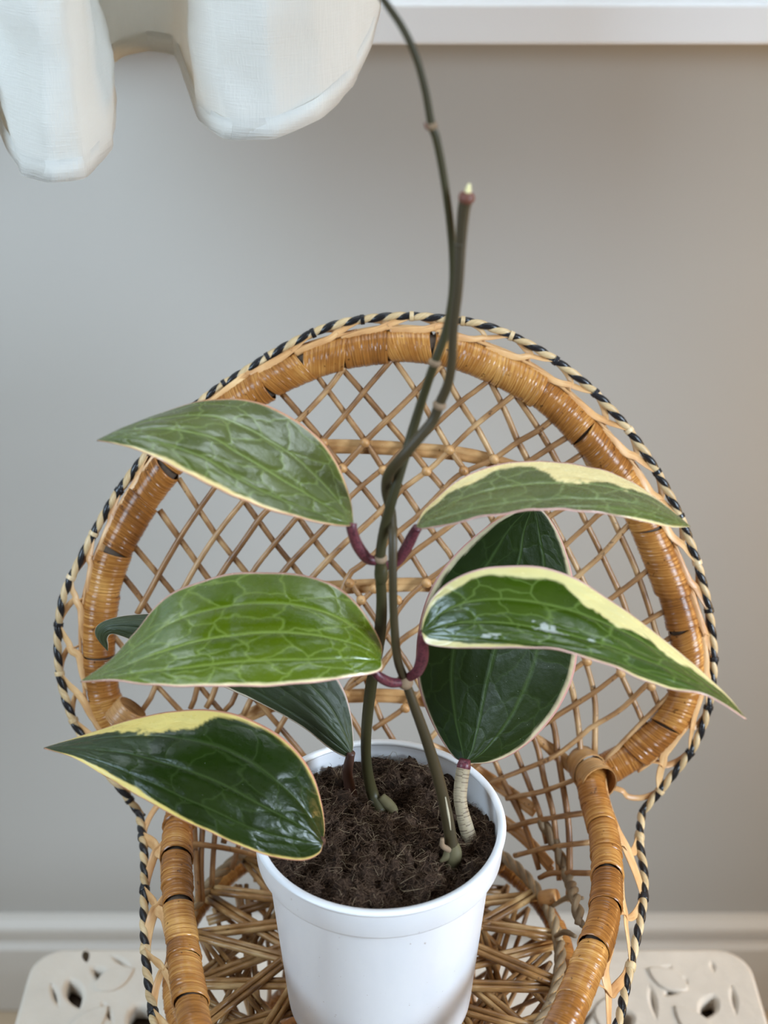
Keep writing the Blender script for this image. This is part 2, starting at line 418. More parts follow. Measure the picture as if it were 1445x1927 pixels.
def wrap_bands(curve, R, parent, mat, minl=.022, maxl=.045, sides=18, step=.00040):
    L = [0]
    for i in range(1, len(curve)): L.append(L[-1]+(curve[i]-curve[i-1]).length)
    T, N, B = frames(curve); total = L[-1]
    def at(s):
        s = max(0, min(total-1e-6, s)); lo, hi = 0, len(L)-1
        while hi-lo > 1:
            m_ = (lo+hi)//2
            if L[m_] <= s: lo = m_
            else: hi = m_
        t = (s-L[lo])/(L[hi]-L[lo]) if L[hi] > L[lo] else 0
        return curve[lo].lerp(curve[hi], t), T[lo].lerp(T[hi], t), N[lo].lerp(N[hi], t), B[lo].lerp(B[hi], t)
    s = 0
    while s < total-.004:
        ln = min(random.uniform(minl, maxl), total-s)
        if total-(s+ln) < .010: ln = total-s
        tilt = random.uniform(-.4, .4); phi = random.uniform(0, 6.28); flare = random.uniform(.04, .15); rj = random.uniform(.96, 1.03)
        mb = MB(); gap = random.choice((-.0012, -.0012, .0005)); nr = max(4, int((ln-gap)/step)); sj = 0; strand = {}
        for i in range(nr):
            ss = s+(ln-gap)*i/(nr-1)
            p, t, nn, bb = at(ss)
            st = int(ss/.0010)
            if st not in strand: strand[st] = random.gauss(0, .00012)
            ph = (ss/.0010) % 1
            r = R*rj*(1+flare*(i/(nr-1)-.3)) + strand[st] + .00009*math.sin(PI*ph)
            if i == 0: r *= .90
            if i == nr-1: r *= .93
            for k in range(sides):
                a_ = 2*PI*k/sides
                q = p+(nn*math.cos(a_)+bb*math.sin(a_))*r + t*(math.cos(a_+phi)*R*tilt)
                mb.v.append(q)
        for i in range(nr-1):
            v0, v1 = s+ln*i/nr, s+ln*(i+1)/nr
            for k in range(sides):
                k2 = (k+1) % sides
                mb.f.append((i*sides+k, i*sides+k2, (i+1)*sides+k2, (i+1)*sides+k)); mb.m.append(0)
                mb.uv += [(k/sides, v0), ((k+1)/sides, v0), ((k+1)/sides, v1), (k/sides, v1)]
        mb.build('cane_wrap', mat, parent)
        s += ln
core = MB().tube(ring[::10]+[ring[-1]], RR*.80, 12).build('back_hoop', M['gapdark'], chair)  # core coloured dark so gaps between the wraps read as shade
wrap_bands(ring, RR, core, M['wrap'])
for cv in (armL, armR):
    arm = MB().tube(cv[::10]+[cv[-1]], .0066, 12).build('armrest', M['gapdark'], chair)  # same dark core, shade of the wrap gaps put into its colour
    wrap_bands(cv, .0087, arm, M['wrap_pale'] if False else M['wrap'], .012, .032)
# bound joints where the arms meet the hoop
def knot(a_, b_, r, mat=M['wrap_pale']):
    pts = cr([a_, (a_+b_)/2, b_], 60); wrap_bands(pts, r, chair, mat, .010, .016)
knot(P(1092, 1432, .122), P(1128, 1476, .095), .0105); knot(P(250, 1330, .12), P(225, 1362, .115), .0105)
knot(P(372, 1432, .122), P(350, 1476, .095), .0105)

def strands(curve, name_parent, R=.00185, off=.00110, pitch=.0160):
    L = 0; Ls = [0]
    for i in range(1, len(curve)): L += (curve[i]-curve[i-1]).length; Ls.append(L)
    n = int(L/pitch*18); cv = cr(curve[::6]+[curve[-1]], n); T, N, B = frames(cv)
    par = MB().tube(cv, .0018, 6).build('trim_rope', M['loop'], name_parent)
    K = 7
    for ph, nm, mt in ((0, 'black_strand', M['black']), (PI, 'cream_strand', M['cream'])):
        mb = MB()
        for i in range(n):
            a0 = -2*PI*(L*i/(n-1))/pitch + ph + .7*noise.noise(Vector((i*.02, 1, 2)))
            for k in range(K+1):
                a_ = a0+PI*k/K; r = .00195+.00075*math.sin(PI*k/K)**.7
                mb.v.append(cv[i]+(N[i]*math.cos(a_)+B[i]*math.sin(a_))*r)
        for i in range(n-1):
            for k in range(K):
                a_ = i*(K+1)+k; mb.f.append((a_, a_+1, a_+K+2, a_+K+1)); mb.m.append(0)
                v0, v1 = L*i/(n-1), L*(i+1)/(n-1)
                mb.uv += [(k/K, v0), ((k+1)/K, v0), ((k+1)/K, v1), (k/K, v1)]
        mb.build(nm, mt, par)
strands(rope, chair); strands(ropeR, chair); strands(ropeL[::-1], chair)

# split-cane scallops between hoop and rope
def scallops(inner, outer, r_in, count, nrm, size=1.0):
    n = len(inner)-1
    def pos(t, a_, lift):
        t = max(0, min(1, t)); i = int(t*n); p, q = inner[i], outer[i]
        d = (q-p).normalized(); p = p + d*r_in*.92
        return p.lerp(q, a_) + nrm*lift
    for i in range(count):
        j = [random.uniform(-.06, .06) for _ in range(6)]
        g = lambda x: (i+x)/count
        if i+1.5 <= count+.3:
            pts = [pos(g(-.05), -.15, .004), pos(g(.35+j[0]), .02, .0045), pos(g(.7), .16+j[1]*.5, .004), pos(g(.9+j[2]*.5), .42+j[3], .003), pos(g(1.02), .52+j[3], .0022), pos(g(1.2), .72, .001), pos(g(1.42), .97, .0)]
            w_ = random.uniform(.0019, .0028)*size
            mb = MB().tube(cr(pts, 36), 1, 8, flat=(w_, .00035), twist=(lambda tw0: (lambda u: tw0+1.1*u))(random.uniform(-.5, .1)), ref=nrm.copy())
            mb.build('cane_loop', M['loop'], chair)
        pts = [pos(g(.42), 1.0, -.001), pos(g(.62), .92, -.0012), pos(g(.82), .74+j[4]*.5, -.001), pos(g(.93), .52+j[3], .001), pos(g(.90), .30, .0028), pos(g(.97+j[5]), .05, .002)]
        mb = MB().tube(cr(pts, 30), 1, 8, flat=(random.uniform(.0014, .0021)*size, .00035), twist=(lambda tw0: (lambda u: tw0-.8*u))(random.uniform(-.2, .5)), ref=nrm.copy())
        mb.build('cane_loop', M['loop'], chair)
        # band that ties the loop to the rope
        c0 = outer[int(min(1, g(.42))*n)]; c1 = outer[int(min(1, g(.50))*n)]
        if (c1-c0).length > .001: MB().tube(cr([c0, c1], 6), .0031, 10).build('rope_tie', random.choice([M['black'], M['cream']]), chair)
NB = Vector((0, -1, LEAN)).normalized()
scallops(ring, rope, RR, 28, NB)
for a_, b_, o_ in ((20, 340, 1.02), (330, 690, 1.0)):       # long flat cane laid along the outside of the hoop
    for lay in (0, 1):
        pts = []
        for i in range(a_, b_, 8):
            d_ = (rope[i]-ring[i]).normalized()
            pts.append(ring[i]+d_*(RR*(1.06+.10*lay)*o_+.0008*noise.noise(Vector((i*.03, lay, 1))))+NB*(.0035-.0035*lay))
        MB().tube(cr(pts, 160), 1, 8, flat=(.0009, .0004), ref=NB.copy()).build('edge_cane', M['loop'], chair)
scallops(armR, ropeR, .0085, 5, Vector((.1, -.75, .62)).normalized(), 1.35)
scallops(armL[::-1], ropeL[::-1], .0085, 6, Vector((-.1, -.75, .62)).normalized(), 1.35)

# lattice
def zlow(px, py):                       # below the back the lattice curves down to the seat ring
    y0 = 1400.0; ztop = PB(px, y0).z
    x = abs(px-722)
    ys = 1585 + max(0, (x-200))*.9
    return ztop+(-.026-ztop)*(py-y0)/(ys-y0)
def PL(px, py, off=0.0):
    if py <= 1400: return PB(px, py, off)
    return PZ(px, py, max(-.034, zlow(px, py))) + Vector((0, off, 0))
back = [  # "\" canes
 [(196, 1175), (250, 1240), (301, 1297), (336, 1334), (400, 1400)],
 [(228, 1080), (260, 1120), (301, 1178), (340, 1240), (380, 1295), (414, 1337), (470, 1400), (500, 1450)],
 [(252, 1028), (327, 1117), (390, 1200), (450, 1280), (520, 1360), (575, 1430)],
 [(300, 960), (342, 1019), (391, 1087), (460, 1180), (530, 1280), (600, 1370), (640, 1440)],
 [(336, 900), (405, 1004), (462, 1077), (530, 1170), (600, 1270), (660, 1350), (700, 1420)],
 [(395, 850), (462, 946), (518, 1023), (564, 1081), (620, 1160), (680, 1260), (716, 1350), (745, 1400)],
 [(455, 800), (510, 892), (564, 976), (611, 1042), (658, 1096), (709, 1168), (728, 1197), (771, 1256), (830, 1370), (860, 1430)],
 [(530, 740), (570, 787), (607, 829), (647, 881), (678, 913), (710, 953), (735, 985), (763, 1026), (803, 1090), (860, 1180), (920, 1290), (970, 1415), (983, 1448), (1001, 1496), (1016, 1535), (1030, 1590)],
 [(592, 700), (602, 715), (647, 775), (686, 827), (722, 884), (760, 924), (786, 962), (824, 1014), (850, 1049), (900, 1150), (960, 1280), (1005, 1390), (1016, 1428), (1024, 1467), (1039, 1525), (1047, 1583), (1052, 1660)],
 [(636, 685), (682, 737), (724, 787), (762, 832), (803, 884), (835, 921), (870, 980), (891, 1011), (940, 1110), (1000, 1240), (1039, 1357), (1049, 1415), (1059, 1477), (1070, 1554), (1072, 1632), (1070, 1700)],
 [(735, 668), (779, 732), (806, 777), (844, 842), (876, 887), (921, 968), (935, 995), (985, 1090), (1040, 1210), (1073, 1287), (1087, 1360), (1095, 1453)],
 [(820, 675), (866, 757), (896, 802), (928, 861), (985, 960), (1050, 1110), (1101, 1243), (1118, 1318), (1121, 1425)],
 [(915, 702), (949, 771), (976, 833), (992, 864), (1028, 958), (1064, 1027), (1095, 1088), (1140, 1190), (1171, 1273), (1196, 1327), (1228, 1398)],
 [(966, 738), (1014, 809), (1049, 869), (1092, 961), (1129, 1038), (1165, 1114), (1179, 1153), (1205, 1230), (1227, 1293), (1253, 1365)],
 [(1075, 805), (1110, 880), (1148, 965), (1171, 1016), (1202, 1086), (1232, 1181), (1256, 1262), (1280, 1320)],
 [(929, 1430), (948, 1473), (964, 1506), (983, 1545), (1001, 1593), (1015, 1640)],
]
fwd = [  # "/" canes
 [(258, 1155), (278, 1120), (338, 1012), (406, 915), (440, 860)],
 [(262, 1345), (292, 1293), (318, 1160), (344, 1109), (398, 1019), (458, 943), (500, 880), (560, 790), (567, 786), (615, 735), (654, 682)],
 [(358, 1334), (371, 1295), (395, 1130), (417, 1079), (484, 982), (506, 958), (560, 888), (607, 829), (682, 742), (742, 670)],
 [(388, 1332), (406, 1293), (440, 1150), (476, 1075), (559, 974), (605, 925), (647, 877), (679, 842), (689, 829), (747, 772), (787, 732), (842, 676)],
 [(423, 1337), (441, 1310), (490, 1160), (532, 1077), (615, 988), (661, 933), (716, 886), (727, 880), (759, 844), (814, 804), (866, 757), (899, 732), (925, 710)],
 [(458, 1345), (500, 1260), (550, 1140), (587, 1087), (648, 1023), (673, 1002), (722, 956), (754, 924), (800, 889), (812, 880), (846, 847), (893, 802), (975, 736)],
 [(520, 1380), (570, 1290), (620, 1180), (655, 1087), (687, 1058), (747, 1003), (786, 971), (832, 924), (862, 895), (928, 864), (973, 833), (1014, 809), (1044, 784)],
 [(600, 1390), (640, 1310), (687, 1273), (722, 1244), (737, 1226)],
 [(600, 1215), (640, 1170), (670, 1142), (705, 1107), (774, 1043), (853, 985), (920, 920), (1001, 864), (1039, 840), (1076, 818)],
 [(649, 1357), (649, 1299), (700, 1240), (748, 1148), (800, 1096), (847, 1061), (930, 985), (1000, 920), (1070, 871), (1100, 851)],
 [(690, 1300), (748, 1212), (786, 1183), (850, 1130), (940, 1060), (1036, 971), (1059, 958), (1140, 905), (1155, 880)],
 [(702, 1372), (763, 1331), (830, 1260), (920, 1170), (1000, 1090), (1064, 1027), (1104, 990), (1132, 964), (1190, 930)],
 [(800, 1400), (880, 1310), (980, 1190), (1084, 1088), (1132, 1044), (1168, 1004), (1195, 975)],
 [(850, 1430), (930, 1340), (1040, 1210), (1148, 1128), (1196, 1091), (1234, 1060)],
 [(880, 1450), (960, 1380), (1080, 1260), (1210, 1173), (1266, 1142)],
 [(930, 1425), (1036, 1355), (1112, 1307), (1168, 1265), (1252, 1206), (1278, 1190)],
 [(912, 1473), (977, 1448), (1043, 1421), (1105, 1375), (1112, 1369), (1168, 1335), (1218, 1287), (1282, 1240)],
 [(952, 1500), (1016, 1487), (1090, 1462)],
 [(950, 1558), (1008, 1541), (1105, 1526)],
 [(968, 1607), (1030, 1592), (1108, 1582)],
 [(1014, 1649), (1040, 1640), (1112, 1640)],
 [(1134, 1432), (1207, 1360), (1272, 1296)],
]
rightwall = [[(1005, 1390), (1016, 1428), (1024, 1467), (1039, 1525), (1047, 1583), (1052, 1670)], [(1049, 1415), (1059, 1477), (1070, 1554), (1072, 1632), (1070, 1700)], [(929, 1430), (948, 1473), (964, 1506), (983, 1545), (1001, 1593), (1015, 1640)],
 [(970, 1415), (983, 1448), (1001, 1496), (1016, 1535), (1030, 1590)], [(1095, 1453), (1085, 1560), (1078, 1700)]]
back += [[(1450-x, y) for x, y in c_] for c_ in rightwall]
fwd += [[(1450-x, y) for x, y in c_] for c_ in ([(952, 1500), (1016, 1487), (1090, 1462)], [(950, 1558), (1008, 1541), (1105, 1526)], [(968, 1607), (1030, 1592), (1108, 1582)])]
def cane(px, off, r, name='lattice_cane', mat=None):
    pts = [PL(x, y, off) for x, y in px]
    L = sum((pts[i+1]-pts[i]).length for i in range(len(pts)-1))
    n = max(14, int(L/.006)); c = cr(pts, n)
    for i in range(n): c[i] = c[i] + Vector((noise.noise(Vector((i*.2, px[0][0], 0))), noise.noise(Vector((i*.2, px[0][1], 5))), 0))*.0006
    MB().tube(c, [r*random.uniform(.88, 1.1) for _ in range(6)], 8).build(name, mat or M['lattice'], chair)
for c_ in back: cane(c_, .0016, .00185)
for c_ in fwd: cane(c_, -.0014, .00178)
# horizontal braces behind the lattice, each of two flat canes
for px in ([(440, 868), (520, 848), (600, 840), (700, 841), (780, 846), (860, 853), (930, 868), (1020, 900), (1100, 945)],
           [(330, 1170), (420, 1135), (520, 1112), (617, 1106), (700, 1102), (800, 1100), (900, 1110), (1010, 1135)],
           [(340, 1455), (400, 1395), (480, 1340), (560, 1314), (660, 1309), (760, 1311), (880, 1335), (960, 1365), (1012, 1396), (1050, 1430), (1090, 1465)],
           [(800, 1415), (860, 1440), (919, 1475), (960, 1503), (1007, 1537)],
           [(900, 1530), (956, 1562), (1000, 1600), (1040, 1645)]):
    for dy in (-5, 6):
        pts = [PL(x, y+dy, .0055) for x, y in px]; 
        MB().tube(cr(pts, 50), 1, 8, flat=(.0026, .0012), ref=NB.copy()).build('brace_cane', M['brace'], chair)
# small bindings where lattice crosses the braces
for x, y in ((609, 832), (645, 880), (687, 832), (722, 884), (803, 886), (846, 846), (930, 863), (873, 885), (658, 1096), (705, 1107), (803, 1096), (680, 1128), (748, 1128), (1105, 1243), (1168, 1265), (1225, 1290), (763, 1331), (700, 1320), (650, 1305)):
    a_ = PL(x-5, y-5, -.001); b_ = PL(x+5, y+5, -.001)
    MB().tube(cr([a_, (a_+b_)/2+Vector((0, -.001, 0)), b_], 8), [.0018, .0031, .0030, .0018], 9).build('cane_binding', M['brace'], chair)

# twisted seagrass rope and seat ring
def twisted(curve, name, R, mat, parent, pitch=.02, strandn=2):
    L = sum((curve[i+1]-curve[i]).length for i in range(len(curve)-1)); n = max(30, int(L/pitch*12)); cv = cr(curve, n); T, N, B = frames(cv); mb = MB()
    for k in range(strandn):
        pts = []
        for i in range(n):
            a_ = 2*PI*(L*i/(n-1))/pitch+2*PI*k/strandn
            pts.append(cv[i]+(N[i]*math.cos(a_)+B[i]*math.sin(a_))*R*.5)
        mb.tube(pts, R*.62, 8)
    return mb.build(name, mat, parent)
SEAT = -.0285
SC = Vector((-.008, .040, SEAT)); SR = .112
circ = [SC+Vector((SR*math.cos(a_), SR*math.sin(a_)*.98, .0)) for a_ in [2*PI*i/60 for i in range(61)]]
twisted(circ, 'seat_ring', .0034, M['grass'], chair, .030, 3)
twisted([PL(1018, 1545, .001), PL(1045, 1590, 0), PL(1068, 1650, 0), P(1082, 1690, .045), P(1092, 1740, .025)], 'twisted_rope', .0034, M['grass'], chair, .022)
MB().tube(circ, .0028, 8).build('seat_hoop', M['seat'], chair)
hoop2 = [SC+Vector((.118*math.cos(a_), .118*math.sin(a_), -.018)) for a_ in [2*PI*i/60 for i in range(61)]]
wrap_bands(cr(hoop2, 400), .0058, MB().tube(hoop2, .004, 8).build('seat_frame', M['seat'], chair), M['wrap'], .03, .05, 12, .0007)
# ties between seat ring and wall
for x, y, x2, y2 in ((1040, 1705, 1096, 1690), (1045, 1762, 1082, 1762)):
    MB().tube(cr([PZ(x, y, SEAT+.003), PZ((x+x2)/2, (y+y2)/2-8, SEAT+.015), PZ(x2, y2, SEAT+.025)], 12), [.0012, .0019, .0012], 8).build('cane_tie', M['grass'], chair)
MB().tube(cr([PZ(1018, 1692, SEAT+.001), PZ(1048, 1688, SEAT+.006)], 6), [.0048, .0056, .0050], 12).build('cane_tie', M['brace'], chair)
# star of paired seat canes
NS = 19
def chord(a0, a1, z, r, sep, mat, rad=SR):
    p = SC+Vector((rad*math.cos(a0), rad*math.sin(a0)*.98, z)); q = SC+Vector((rad*math.cos(a1), rad*math.sin(a1)*.98, z))
    d = (q-p).normalized(); s_ = Vector((-d.y, d.x, 0))
    for k in (-1, 1):
        pts = [p+s_*k*sep, p.lerp(q, .5)+s_*k*sep+Vector((0, 0, .0015)), q+s_*k*sep]
        MB().tube(cr(pts, 10), r*random.uniform(.9, 1.08), 8).build('seat_cane', mat, chair)
for i in range(NS):
    a0 = 2*PI*i/NS+.07; chord(a0, a0+2*PI*8/NS, -.001-.0035*(i % 3), .00195, .0021, M['seat'])
for i in range(14):
    a0 = 2*PI*i/14+.2; chord(a0, a0+2*PI*3.8/14, -.018-.003*(i % 2), .0017, .0020, M['seat'], .108)
# hourglass base of canes and a foot ring standing on the stool
foot = [SC+Vector((.118*math.cos(a_), .118*math.sin(a_)-.02, TZ-SEAT+.0118)) for a_ in [2*PI*i/60 for i in range(61)]]
MB().tube(foot, .0075, 12).build('foot_ring', M['wrap'], chair)
waist = [SC+Vector((.072*math.cos(a_), .072*math.sin(a_)-.01, -.085)) for a_ in [2*PI*i/60 for i in range(61)]]
MB().tube(waist, .006, 12).build('waist_ring', M['wrap'], chair)
for i in range(30):
    a0 = 2*PI*i/30
    for s in (1, -1):
        a1 = a0+s*.5; a2 = a0+s*1.0
        pts = [SC+Vector((.108*math.cos(a0), .108*math.sin(a0), -.016)), SC+Vector((.071*math.cos(a1), .071*math.sin(a1)-.01, -.085)), SC+Vector((.116*math.cos(a2), .116*math.sin(a2)-.02, TZ-SEAT+.012))]
        MB().tube(cr(pts, 16), .0015, 6).build('base_cane', M['lattice'], chair)

# ---------------------------------------------------------------- potted plant
plant = empty('potted_plant', 'white plastic nursery pot with a wax plant of large cream-edged leaves', 'plant')
PC = (-.0025, 0, 0)
prof = [(0, -.0235), (.0498, -.0235), (.0512, -.0215), (.0517, -.0170), (.0592, .0845), (.0596, .0868), (.0622, .0872), (.0640, .0880), (.0644, .0890), (.0652, .1035), (.0652, .1046), (.0645, .1052)]
prof_in = [(.0622, .1048), (.0618, .1035), (.0612, .0900), (.0575, .0850), (.0490, -.0200), (0, -.0205)]
pot = MB().lathe(prof + prof_in, PC, 128).build('nursery_pot', M['pot'], plant)
lip = [(.0638, .1038), (.0655, .1038), (.0660, .1048), (.0657, .1058), (.0640, .1060), (.0619, .1058), (.0615, .1050), (.0620, .1038)]
MB().lathe(lip+[lip[0]], PC, 128).build('rim', M['rim'], pot)

# soil
def soil_h(x, y):
    r = math.hypot(x, y)
    v = Vector((x, y, 0))
    h = .0935 + .0060*noise.noise(v*38) + .0110*(abs(noise.noise(v*62+Vector((3, 1, 0))))**.6-.35)*1.1 + .0050*noise.noise(v*95) + .0070*noise.noise(v*165) + .0042*abs(noise.noise(v*330))+ .0022*noise.noise(v*700)
    for hx, hy, hr, hd in ((.009, .028, .011, .020), (-.008, .045, .012, .006), (.033, .0, .010, .005), (.045, .03, .012, .006), (-.03, -.03, .012, .006)):
        d = math.hypot(x-hx, y-hy)/hr; h -= hd*math.exp(-d*d)
    for hx, hy, hr, hd in ((.018, .046, .014, .006), (.028, -.006, .014, .005), (-.012, .004, .018, .005), (-.038, .03, .012, .006), (.0, -.035, .02, .003)):
        d = math.hypot(x-hx, y-hy)/hr; h += hd*math.exp(-d*d)
    if r > .05: h = h*(1-(r-.05)/.012*.25) + .088*(r-.05)/.012*.25
    return h
mb = MB(); NRs, NA = 130, 340
for i in range(NRs+1):
    r = .0608*i/NRs
    for k in range(NA):
        a_ = 2*PI*k/NA; x, y = r*math.cos(a_), r*math.sin(a_); mb.v.append(Vector((x+PC[0], y, soil_h(x, y))))
for i in range(NRs):
    for k in range(NA):
        k2 = (k+1) % NA; mb.f.append((i*NA+k, (i+1)*NA+k, (i+1)*NA+k2, i*NA+k2)); mb.m.append(0)
soil = mb.build('soil', M['soil'], plant); tag(soil, kind='stuff')
def fibres(count, mat, r0, L0, L1):
    mb = MB()
    for _ in range(count):
        rr = .058*math.sqrt(random.random()); a_ = random.uniform(0, 2*PI); x, y = rr*math.cos(a_), rr*math.sin(a_)
        th = random.uniform(0, 2*PI); L = random.uniform(L0, L1); up = random.uniform(-.2, .40)
        d = Vector((math.cos(th), math.sin(th), up)).normalized(); c_ = Vector((random.gauss(0, 1), random.gauss(0, 1), random.gauss(.1, .5)))*L*.33
        p = Vector((x+PC[0], y, soil_h(x, y)-.0004))
        pts = [p, p+d*L*.25+c_*.6, p+d*L*.5+c_*1.1, p+d*L*.72+c_*.9, p+d*L*.8+c_*.2]
        ok = all(math.hypot(q.x-PC[0], q.y) < .0605 for q in pts)
        if ok: mb.tube(pts, [r0, r0, r0*.9, r0*.3], 3, cap=False)
    return mb
f_ = fibres(13000, None, .00013, .002, .007).build('peat_fibre', M['fibre_dark'], soil); tag(f_, kind='stuff')
f_ = fibres(900, None, .00015, .003, .010).build('pale_fibre', M['fibre_pale'], soil); tag(f_, kind='stuff')
# lumps of bark
for x, y, s_ in ((.026, -.004, .0055), (.034, .004, .0045), (-.032, -.033, .006), (-.02, -.04, .004), (.012, .012, .005), (-.022, .018, .004)):
    mb = MB(); n1, n2 = 14, 20
    for i in range(n1+1):
        for k in range(n2):
            th, ph = PI*i/n1, 2*PI*k/n2; d = Vector((math.sin(th)*math.cos(ph), math.sin(th)*math.sin(ph), math.cos(th)))
            mb.v.append(Vector((x, y, soil_h(x, y)+.001)) + Vector((d.x*1.2, d.y*.9, d.z*.7))*s_*(1+.35*noise.noise(d*2+Vector((x*300, 0, 0)))+.12*noise.noise(d*7)))
    for i in range(n1):
        for k in range(n2): k2 = (k+1) % n2; mb.f.append((i*n2+k, (i+1)*n2+k, (i+1)*n2+k2, i*n2+k2)); mb.m.append(0)
    mb.build('bark_lump', M['soil'], soil)

# stems
def stem(name, pts, rad, mat, parent, n=120, sides=14):
    c_ = cr([P(*p) if not isinstance(p, Vector) else p for p in pts], n)
    return MB().tube(c_, rad, sides).build(name, mat, parent)
px = lambda r: r*.64/2600
S1 = stem('vine_stem', [(716, 1530, .018), (700, 1490, .026), (690, 1440, .022), (689, 1380, .018), (697, 1300, .014), (712, 1215, .009), (718, 1140, .004), (715, 1062, .0), (722, 1000, .0), (738, 940, -.002), (757, 875, .0), (775, 815, .003), (795, 750, .003), (818, 682, .001), (840, 620, .001), (851, 560, .0), (853, 500, 0), (848, 430, 0), (836, 340, 0), (822, 265, 0), (812, 235, 0), (800, 170, 0), (782, 105, 0), (756, 50, 0), (722, 0, .0), (690, -50, 0)],
          [px(14), px(12), px(11), px(11.5), px(12), px(11), px(12), px(10.5), px(10), px(9.5), px(9), px(9), px(8), px(8), px(7.5), px(7), px(6.5), px(7), px(6), px(6), px(5.5)], M['stem'], plant, 300)
S2 = stem('vine_stem', [(856, 1625, -.018), (850, 1590, -.016), (838, 1520, -.014), (822, 1455, -.013), (800, 1385, -.013), (778, 1325, -.013), (764, 1285, -.012), (748, 1240, -.013), (741, 1160, -.013), (739, 1080, -.012), (739, 1010, -.006), (736, 965, .006), (727, 925, .007), (731, 893, -.003), (755, 862, -.009), (790, 822, -.009), (815, 790, -.007), (827, 760, -.007), (843, 722, -.008), (850, 680, -.009), (853, 620, -.009), (862, 540, -.008), (867, 460, -.006), (872, 400, -.005), (878, 368, -.005)],
          [px(15), px(13), px(12), px(12), px(11), px(10), px(8.5), px(8.5), px(8), px(8), px(8.5), px(9.5), px(10), px(10), px(9.5), px(8.5), px(8), px(8.5), px(9), px(11)], M['stem_up'], plant, 300)
def node(parent, x, y, Y, r, h=9, ang=0, mat='node'):
    dx, dy = math.sin(ang)*h, math.cos(ang)*h
    a_, b_ = P(x-dx, y+dy, Y), P(x+dx, y-dy, Y)
    MB().tube(cr([a_, a_.lerp(b_, .5), b_], 12), [px(r*.85), px(r*1.1), px(r*1.16), px(r*1.05), px(r*.8)], 14).build('stem_node', M[mat], parent)
node(S1, 716, 1050, 0, 11.5, 7); node(S1, 717, 1078, .001, 11.5, 18, 0, 'stem'); node(S1, 818, 682, .001, 10, 6, .3); node(S1, 812, 237, 0, 8.5, 6, -.2)
node(S2, 762, 1282, -.012, 14, 10, -.5); node(S2, 827, 762, -.007, 11, 7, .4); node(S2, 878, 372, -.005, 12, 10, .1, 'redbud'); node(S2, 866, 460, -.006, 8.5, 5, 0, 'stem_up')
MB().tube(cr([P(812, 243, 0), P(803, 240, -.001), P(798, 230, -.001)], 8), [px(4), px(3), px(1)], 8).build('leaf_scar', M['redbud'], S1)
MB().tube(cr([P(876, 372, -.005), P(868, 374, -.007), P(866, 362, -.007)], 8), [px(4), px(3), px(1.5)], 8).build('leaf_scar', M['redbud'], S2)
MB().tube(cr([P(880, 362, -.005), P(882, 352, -.005), P(883, 346, -.005)], 8), [px(5.5), px(4.5), px(2)], 8).build('cut_tip', M['bud'], S2)
stem('basal_root', [(716, 1500, .024), (735, 1520, .02), (742, 1532, .016), (745, 1540, .014)], [px(11), px(14), px(13), px(4)], M['basal'], S1, 14)
stem('basal_root', [(850, 1590, -.015), (840, 1612, -.02), (828, 1622, -.022)], [px(9), px(11), px(8), px(3)], M['basal'], S2, 14)
stem('basal_root', [(848, 1600, -.018), (833, 1592, -.02), (832, 1578, -.02)], [px(8), px(6), px(4)], M['node'], S2, 14)
MB().tube(cr([P(852, 1588, -.0155), P(855, 1604, -.018), P(852, 1618, -.019), P(848, 1632, -.019)], 24), [px(12), px(15), px(17), px(14), px(16)], 16).build('stem_base', M['basal'], S2)
stem('sap_streak', [(838, 1500, -.0195), (845, 1540, -.0205), (848, 1562, -.021)], [px(1), px(2.5), px(1)], M['sap'], S2, 14)

